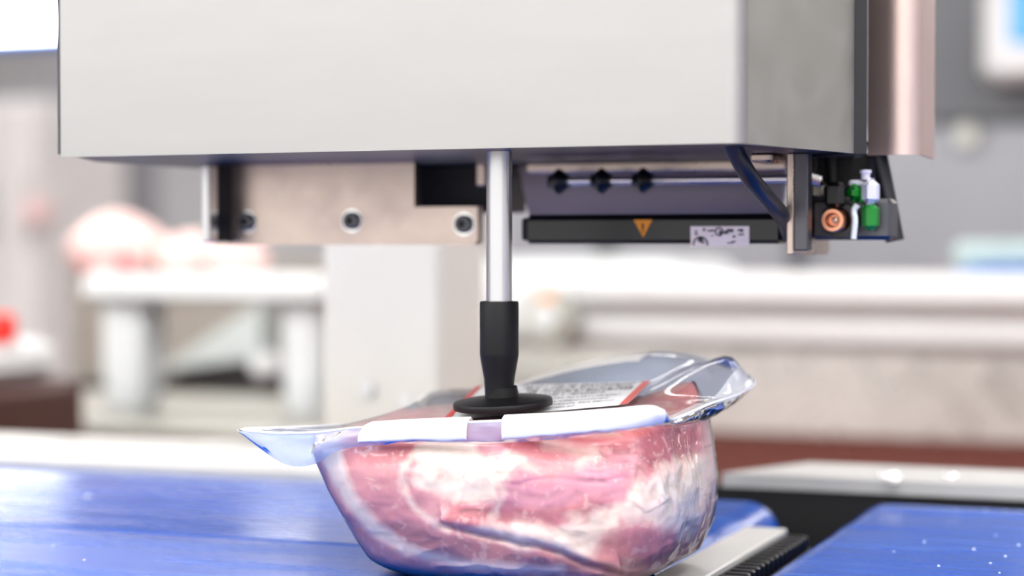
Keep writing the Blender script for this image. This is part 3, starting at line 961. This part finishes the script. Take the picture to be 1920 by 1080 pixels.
# ---- rim of the pack: outer edge (O) and the lower line where it meets the wall (L)
RIMT = [
    ((455, 805, .895), (456, 807, .895)), ((510, 812, .886), (503, 852, .886)), ((560, 812, .88), (545, 873, .882)), ((605, 810, .873), (590, 870, .876)),
    ((660, 803, .866), (645, 842, .868)), ((760, 796, .856), (760, 832, .858)), ((900, 791, .843), (900, 832, .846)), ((1040, 785, .830), (1040, 824, .834)),
    ((1160, 777, .819), (1150, 812, .824)), ((1238, 772, .813), (1228, 800, .822)), ((1262, 786, .835), (1256, 800, .84)), ((1330, 758, .88), (1310, 792, .888)),
    ((1387, 738, .92), (1335, 782, .922)), ((1415, 713, .955), (1345, 770, .95)), ((1365, 688, .98), (1335, 750, .975)), ((1290, 665, .995), (1280, 750, .985)),
    ((1200, 663, 1.005), (1190, 750, .995)), ((1080, 686, 1.015), (1075, 760, 1.005)), ((970, 720, 1.025), (970, 775, 1.01)), ((890, 735, 1.03), (880, 782, 1.015)),
    ((800, 741, 1.035), (810, 790, 1.015)), ((762, 780, 1.0), (770, 805, .985)), ((690, 792, .955), (690, 815, .95)), ((560, 801, .915), (575, 830, .905))]
def loop_spline(pts, n):
    pts = [np.array(P(*p)) for p in pts]
    N = len(pts); out = []
    for i in range(N):
        p0, p1, p2, p3 = (pts[(i + k - 1) % N] for k in range(4))
        for k in range(n):
            s = k / n
            out.append(.5 * (2 * p1 + (p2 - p0) * s + (2 * p0 - 5 * p1 + 4 * p2 - p3) * s * s + (3 * p1 - p0 - 3 * p2 + p3) * s ** 3))
    return np.array(out)
NSP = 18
O_ = loop_spline([r[0] for r in RIMT], NSP)
L_ = loop_spline([r[1] for r in RIMT], NSP)
NL = len(O_)

def lid_ring(k):
    x = PKX + (O_[:, 0] - PKX) * k; y = PKY + (O_[:, 1] - PKY) * k
    zi = labz(x, y) + rise(x, y) - .0010
    w = smst(np.clip((k - .62) / .38, 0, 1))
    hi = O_[:, 2] + (np.maximum(O_[:, 2], zi - .001) - O_[:, 2]) * smst(min(1, (1 - k) / .12))
    z = zi * (1 - w) + hi * w
    p = np.stack([x, y, z], 1)
    p[:, 2] += .0005 * fbm(p * 90 + 3, 3) * np.clip((k - .74) * 6, 0, 1) * (1 - w)
    return p

def build_rim():
    # lid: from the rim to the middle, lying on the label plane inside; white haze on its margin stands for film glare
    rows = [lid_ring(k) for k in np.linspace(.93, .004, 36)]
    o = np_mesh('lid_film', np.concatenate(rows), NL, len(rows), M['film_lid'], pack)
    rows = [lid_ring(k) for k in np.linspace(1, .93, 8)]
    o = np_mesh('lid_glare_margin', np.concatenate(rows), NL, len(rows), M['film_glare_margin'], pack)
    rows = []
    for k in np.linspace(0, 1, 14):
        p = O_ * (1 - k) + L_ * k
        b = 4 * k * (1 - k)
        d = p - np.array([PKX, PKY, 0]); d[:, 2] = 0; d /= np.linalg.norm(d, axis=1)[:, None]
        p = p + d * (b * (.0022 + .0022 * fbm(np.stack([np.arange(NL) / 9., np.full(NL, k * 2), np.zeros(NL)], 1), 3)))[:, None]
        rows.append(p)
    o = np_mesh('rim_film', np.concatenate(rows), NL, len(rows), M['film_flange'], pack)
    o['label'] = 'frosted creased film rim with a flap at the left corner'
    # bright bead of folded film along the outer edge
    m = MB(); m.tube([Vector(p) for p in O_] + [Vector(O_[0])], .0007, 6, False)
    m.build('edge_bead', M['film_bead'], pack)
build_rim()

def build_rim_strips():
    # opaque white strips over the front rim, open in the middle
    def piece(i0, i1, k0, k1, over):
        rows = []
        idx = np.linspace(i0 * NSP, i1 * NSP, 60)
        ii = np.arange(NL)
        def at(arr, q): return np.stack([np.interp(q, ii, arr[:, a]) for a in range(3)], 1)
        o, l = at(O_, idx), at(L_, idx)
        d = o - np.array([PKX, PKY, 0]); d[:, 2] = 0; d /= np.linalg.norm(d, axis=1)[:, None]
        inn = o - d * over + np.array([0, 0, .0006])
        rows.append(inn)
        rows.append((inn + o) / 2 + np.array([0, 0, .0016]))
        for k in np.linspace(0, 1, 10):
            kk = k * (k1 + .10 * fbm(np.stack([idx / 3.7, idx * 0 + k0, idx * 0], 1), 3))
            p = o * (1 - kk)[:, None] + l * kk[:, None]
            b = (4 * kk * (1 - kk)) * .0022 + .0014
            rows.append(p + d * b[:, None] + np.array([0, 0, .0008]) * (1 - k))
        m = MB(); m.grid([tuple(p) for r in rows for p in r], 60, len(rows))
        ob = m.build('white_rim_strip', M['strip_white'], pack)
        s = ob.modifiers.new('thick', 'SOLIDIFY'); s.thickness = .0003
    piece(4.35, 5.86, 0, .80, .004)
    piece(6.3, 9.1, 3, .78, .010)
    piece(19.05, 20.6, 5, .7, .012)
    ks = np.linspace(.995, .86, 8); ii = np.arange(NL)  # opaque white strip standing for glare on the back rim film
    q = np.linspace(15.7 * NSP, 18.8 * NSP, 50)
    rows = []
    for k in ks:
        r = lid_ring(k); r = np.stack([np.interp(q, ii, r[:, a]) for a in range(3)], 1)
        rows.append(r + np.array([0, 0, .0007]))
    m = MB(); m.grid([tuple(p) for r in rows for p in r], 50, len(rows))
    ob = m.build('white_rim_strip', M['strip_white'], pack)
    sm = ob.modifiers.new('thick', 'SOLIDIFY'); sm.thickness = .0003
build_rim_strips()

# ---- the printed label under the pad
def lq(s, t_, up=0.0):
    a = lab_c[0].lerp(lab_c[1], s); b = lab_c[3].lerp(lab_c[2], s)
    p = a.lerp(b, t_)
    return Vector((p.x, p.y, labz(p.x, p.y) + .0006 + up))
m = MB(); n = 12
m.grid([tuple(lq(i / n, j / n)) for j in range(n + 1) for i in range(n + 1)], n + 1, n + 1)
lbl = m.build('label', M['paper'], pack); lbl['label'] = 'white printed label with red borders on the lid'
def lquad(m, s0, s1, t0, t1, up):
    m._add([lq(s0, t0, up), lq(s1, t0, up), lq(s1, t1, up), lq(s0, t1, up)], [(0, 1, 2, 3)])
for s0, s1 in ((0, .035), (.955, 1.0)):
    m = MB(); lquad(m, s0, s1, 0, 1, .00025); m.build('red_border', M['red'], lbl)
m = MB()
rr = random.Random(11)
for (t0, t1, gw, gap, s0, s1) in ((.05, .17, .012, .006, .3, .93), (.2, .34, .016, .007, .22, .93), (.38, .45, .012, .006, .2, .8), (.52, .57, .007, .004, .2, .9), (.64, .69, .007, .004, .2, .86), (.75, .8, .007, .004, .2, .9), (.86, .91, .007, .004, .2, .7)):
    s = s0
    while s < s1:
        if rr.random() > .16:
            w = gw * rr.uniform(.5, 1.3)
            kind = rr.random()
            if kind < .5:                       # upright strokes
                lquad(m, s, s + w * .35, t0, t1, .0002); lquad(m, s + w * .55, s + w, t0 + (t1 - t0) * rr.uniform(0, .5), t1, .0002)
            else:
                lquad(m, s, s + w, t0, t0 + (t1 - t0) * .35, .0002); lquad(m, s, s + w * rr.uniform(.4, 1), t0 + (t1 - t0) * .6, t1, .0002)
        s += gw + gap
m.build('print', M['ink'], lbl)

# ================================================================== BACKGROUND, LEFT
# steel work table
TZ = .823
def yw(px, d): return P(px, 455, d)
t = thing('work_table', 'dull steel work table under the white plastic stand', 'table', (-2.2, 2.4, 0))
TA, TB, TY0, TY1 = -1.98, -.93, 2.12, 2.62
m = MB(); m.box((TA, TY0, TZ - .02), (TB, TY1, TZ), .004); m.build('tabletop', M['steel_side'], t)
for x in (TA + .05, TB - .05):
    for y in (TY0 + .05, TY1 - .05):
        m = MB(); m.box((x - .025, y - .025, 0), (x + .025, y + .025, TZ - .02), .003); m.build('leg', M['steel'], t)

# white plastic stand with tapering legs
SY = 2.30
a, b = W(148, 565, SY), W(602, 517, SY)
t = thing('cutting_stand', 'white plastic stand with thick legs on the steel table', 'stand', ((a.x + b.x) / 2, SY + .1, TZ))
m = MB(); m.box((a.x, SY, a.z + .001), (b.x, SY + .15, b.z), .008); m.build('stand_top', M['white_plastic'], t)
for px0, px1, dy in ((200, 286, .0), (538, 602, .0)):
    c0, c1 = W(px0, 700, SY + .055), W(px1, 700, SY + .055)
    for y0 in (SY + .03,):
        cx = (c0.x + c1.x) / 2; hw = (c1.x - c0.x) / 2; cy = y0 + hw
        m = MB()
        ring = []
        for (zf, k) in ((a.z + .002, 1.0), (TZ + .05, .98), (TZ + .015, .86), (TZ + .0005, .74)):
            for q in range(20):
                an = 2 * math.pi * q / 20
                sx = math.copysign(abs(math.cos(an)) ** .5, math.cos(an)); sy = math.copysign(abs(math.sin(an)) ** .5, math.sin(an))
                ring.append((cx + hw * k * sx, cy + hw * k * sy, zf))
        m.grid(ring, 20, 4, True)
        m._add([ring[60 + q] for q in range(20)], [tuple(range(19, -1, -1))])
        m.build('leg', M['white_plastic'], t)

# meat joints on the stand
def lump(name, cx, cy, z0, sx, sy, sz, seed, material, label, spots=()):
    t_ = thing(name, label, 'meat', (cx, cy, z0))
    nu_, nv_ = 48, 28
    ps = []
    for j in range(nv_):
        ph = -math.pi / 2 + math.pi * j / (nv_ - 1)
        for i in range(nu_):
            th = 2 * math.pi * i / nu_
            ps.append((math.cos(ph) * math.cos(th), math.cos(ph) * math.sin(th), math.sin(ph)))
    ps = np.array(ps)
    r = 1 + .22 * fbm(ps * 1.4 + seed, 3)
    ps = ps * r[:, None]
    x = cx + ps[:, 0] * sx; y = cy + ps[:, 1] * sy; z = z0 + np.maximum(ps[:, 2] * sz + sz * .62, 0)
    np_mesh('flesh', np.stack([x, y, z], 1), nu_, nv_, material, t_)
    for (dx, dz, rr_) in spots:                       # cut bone / red muscle ends facing forward
        m_ = MB(); m_.lathe((cx + dx * sx, cy - sy * .93, z0 + dz * sz), [(0, 0), (rr_ * .7, .002), (rr_, .012), (rr_ * .9, .05)], (0, 1, 0), 18)
        m_.build('muscle_end', M['bgmeat2'], t_)
    return t_
zt = b.z
def sx_of(px): return W(px, 500, SY + .1).x
lump('pork_joint', sx_of(245), SY + .075, zt, .072, .065, .052, 3.0, M['bgmeat'], 'biggest pale pink pork joint on the white stand', ((-.3, .28, .011), (.5, .3, .016)))
lump('pork_joint', sx_of(372), SY + .08, zt, .045, .06, .036, 8.0, M['bgmeat'], 'flat pale pork joint in the middle of the white stand')
lump('pork_joint', sx_of(458), SY + .08, zt, .034, .055, .034, 15.0, M['bgmeat'], 'small pale pork joint at the end of the white stand', ((-.6, .4, .007),))

# chute machine seen under the stand
CY = 2.95
t = thing('chute_machine', 'dark machine with pale slanted chute seen under the white stand', 'machine', (-1.85, CY, 0))
a, b = W(130, 730, CY), W(612, 455, CY)
m = MB(); m.box((a.x, CY, 0), (b.x, CY + .5, b.z - .03), .01); m.build('cabinet', mat('grey_brown_panel', (138, 132, 124), .5, .2, .12, 4), t)
c = [W(330, 690, CY), W(520, 668, CY), W(520, 565, CY)]
m = MB(); m.prism([(p.x, CY - .001, p.z) for p in c], (0, -.06, 0)); fixn(m.build('chute', mat('pale_green_grey_metal', (184, 192, 190), .45), t))
a, b = W(140, 728, CY), W(560, 692, CY)
c = [W(140, 728, CY), W(560, 728, CY), W(560, 675, CY), W(300, 705, CY), W(140, 712, CY)]
m = MB(); m.prism([(p.x, CY - .001, p.z) for p in c], (0, -.04, 0)); fixn(m.build('dark_opening', M['black_matt'], t))
c = W(498, 685, CY - .08)
m = MB(); m.lathe((c.x, CY - .1, c.z), [(0, 0), (.016, 0), (.019, .004), (.019, .045)], (0, 1, 0), 24); m.build('knob', M['white_plastic'], t)

# crate with red bottle cap at the far left
KY = 1.75
a, b = W(-60, 732, KY), W(104, 652, KY)
b.x = W(118, 652, KY + .2).x; a.x = b.x - .24
t = thing('side_table', 'dark brown cabinet carrying the white tray', 'cabinet', ((a.x + b.x) / 2, KY + .1, 0))
m = MB(); m.box((a.x - .05, KY + .02, 0), (b.x + .02, KY + .22, a.z - .001), .01); m.build('carcass', M['brown'], t)
m = MB(); m.box((a.x - .03, KY + .005, .1), (b.x, KY + .02, a.z - .03), .004); m.build('door', M['brown'], t)
o = tag(MB().box((a.x, KY, a.z), (b.x, KY + .2, b.z), .014).build('tray', M['white_plastic']), 'white plastic tray on the dark brown cabinet', 'tray')
c = W(2, 652, KY + .1)
m = MB(); m.lathe((c.x, KY + .1, b.z), [(0, 0), (.016, 0), (.017, .004), (.017, .024), (.012, .03), (0, .031)], n=24)
tag(m.build('red_cap', M['red_plastic']), 'round red cap standing on the white tray', 'cap')

# tall pale cabinets and a door further back
def cabinet(name, px0, px1, pyt, y, depth, material, label, doors=2, zb=0.0):
    a_, b_ = W(px0, pyt, y), W(px1, pyt, y)
    t_ = thing(name, label, 'cabinet', ((a_.x + b_.x) / 2, y + depth / 2, zb))
    MB().box((a_.x, y, zb), (b_.x, y + depth, a_.z), .01).build('carcass', material, t_)
    w = (b_.x - a_.x) / doors
    for k in range(doors):
        d_ = MB().box((a_.x + k * w + .008, y - .02, zb + .06), (a_.x + (k + 1) * w - .008, y, a_.z - .02), .005).build('door', material, t_)
        hx = a_.x + (k + .82) * w
        MB().box((hx - .012, y - .05, 1.05), (hx + .012, y - .02, 1.3), .004).build('handle', M['steel'], d_)
    return t_
cabinet('tall_cabinet', -80, 78, 190, 6.5, .6, M['white_paint'], 'tall pale cabinet far behind the white tray', 2)
cabinet('tall_cabinet', 92, 178, 120, 8.2, .6, M['grey_panel'], 'narrow grey cabinet beside the tall pale cabinet', 1)
c = W(55, 395, 6.39)
m = MB(); m.lathe((c.x, 6.40, c.z), [(0, 0), (.045, 0), (.05, .01), (.05, .074)], (0, 1, 0), 20)
tag(m.build('pink_sign', mat('pale_pink', (238, 206, 206), .5)), 'round pale pink sign on the tall pale cabinet', 'sign')

# hanging lamp at upper left
HY = 8.6
a, b = W(-150, 72, HY), W(112, 14, HY)
t = thing('hanging_lamp', 'bright white tube lamp with blue housing hanging at upper left', 'lamp', ((a.x + b.x) / 2, HY, a.z))
m = MB(); m.box((a.x, HY, a.z), (b.x, HY + .2, b.z), .02); m.build('diffuser', M['lampwhite'], t)
m = MB(); m.box((a.x, HY - .01, b.z), (b.x, HY + .22, b.z + .1), .02); m.box((a.x, HY + .02, a.z - .05), (b.x, HY + .2, a.z), .01); m.build('lamp_housing', M['blue'], t)
for x in (a.x + .1, b.x - .1):
    m = MB(); m.tube([(x, HY + .1, b.z + .1), (x, HY + .1, 3.2)], .01, 8); m.build('cable', M['steel'], t)

# ================================================================== BACKGROUND, RIGHT
# white conveyor machine behind
RYc = 2.75
t = thing('packing_conveyor', 'large white packing conveyor behind the blue outfeed belt', 'machine', (-.4, RYc + .2, 0))
a, b = W(900, 520, RYc), W(2150, 520, RYc)
a.z = W(1550, 655, RYc).z; b.z = W(1550, 522, RYc).z
m = MB(); m.box((a.x, RYc, a.z), (b.x, RYc + .45, b.z), .012); m.build('upper_panel', M['white_paint'], t)
a2, b2 = W(900, 825, RYc + .02), W(2150, 655, RYc + .02)
a2.z = W(1600, 822, RYc + .02).z
m = MB(); m.box((a2.x, RYc + .02, a2.z), (b2.x, RYc + .43, a.z), .004); m.build('lower_panel', M['steel'], t)
a3, b3 = W(1080, 572, RYc - .02), W(2150, 516, RYc - .02)
m = MB(); m.box((a3.x, RYc - .035, a3.z), (b3.x, RYc - .001, b3.z), .012); m.build('top_rail', M['white_paint'], t)
for x in (a.x + .1, b.x - .1):
    for y in (RYc + .08, RYc + .38):
        m = MB(); m.box((x - .03, y - .03, 0), (x + .03, y + .03, a2.z), .004); m.build('leg', M['steel'], t)
c0, c1 = W(900, 540, RYc + .1), W(1305, 487, RYc + .1)
m = MB()
pf = [(c0.x, c0.z - .02), (c1.x, c0.z - .02), (c1.x - .004, c1.z - .022), (c1.x - .02, c1.z - .006), (c1.x - .045, c1.z), (c0.x, c1.z)]
m.prism([(x, RYc + .06, z) for x, z in pf], (0, .3, 0)); fixn(m.build('cover', M['white_plastic'], t))
c = W(1030, 597, RYc - .03)
dk = MB().lathe((c.x, RYc - .04, c.z), [(0, .004), (.018, .004), (.02, 0), (.036, 0), (.041, .006), (.041, .045)], (0, 1, 0), 36).build('drive_disc', M['steel_side'], t)
MB().lathe((c.x - .002, RYc - .055, c.z), [(0, 0), (.015, 0), (.019, .005), (.019, .02)], (0, 1, 0), 28).build('hub', M['white_plastic'], dk)
MB().box((c.x - .012, RYc - .043, c.z + .026), (c.x + .012, RYc - .039, c.z + .037), .001).build('yellow_mark', M['yellow'], dk)
a, b = W(1790, 530, RYc), W(2150, 512, RYc)
m = MB(); m.box((a.x, RYc + .02, b3.z - .005), (b.x, RYc + .4, b.z + .002), .003); m.build('blue_belt', M['blue'], t)
belt_top = b.z + .002

# grey machine wall at the right
GY = 4.2
a, b = W(940, 520, GY), W(2200, 225, GY)
t = thing('steel_cabinet', 'wide grey steel machine cabinet behind the white conveyor', 'cabinet', ((a.x + b.x) / 2, GY + .3, 0))
zl = W(1650, 815, GY).z
m = MB(); m.box((a.x, GY, zl), (b.x, GY + .6, b.z), .01); m.build('lower_body', M['grey_panel'], t)
for x in (a.x + .06, b.x - .06):
    for y in (GY + .06, GY + .54):
        m = MB(); m.box((x - .03, y - .03, 0), (x + .03, y + .03, zl), .004); m.build('leg', M['steel'], t)
m = MB(); m.box((a.x, GY + .01, b.z), (b.x, GY + .6, 2.4), .01); m.build('upper_body', M['dark_panel'], t)
for px in (1490, 1130):
    c = W(px, 470, GY)
    m = MB(); m.box((c.x - .012, GY - .015, zl + .02), (c.x + .03, GY, b.z - .02), .004); m.build('door_post', M['dark_panel'], t)
c = W(1815, 255, GY)
m = MB(); m.lathe((c.x, GY - .03, c.z), [(0, 0), (.022, 0), (.026, .006), (.026, .03)], (0, 1, 0), 24); m.build('knob', M['steel_side'], t)
a, b = W(1785, 512, RYc + .12), W(2160, 452, RYc + .12)
o = tag(MB().box((a.x, RYc + .12, belt_top + .0005), (b.x, RYc + .38, b.z), .01).build('storage_bin', mat('pale_green_plastic', (166, 184, 180), .5)), 'pale green plastic bin on the blue end of the white conveyor', 'bin')
# control panel with a blue screen
a, b = W(1838, 152, GY - .12), W(2060, -60, GY - .12)
t = thing('control_panel', 'white control panel with blue screen on the grey cabinet', 'control panel', ((a.x + b.x) / 2, GY - .1, a.z))
m = MB(); m.box((a.x, GY - .12, a.z), (b.x, GY - .0005, b.z), .02); m.build('case', M['white_paint'], t)
a, b = W(1892, 82, GY - .13), W(2040, -50, GY - .13)
m = MB(); m.box((a.x, GY - .128, a.z), (b.x, GY - .1205, b.z), .003); m.build('screen', M['screen'], t)
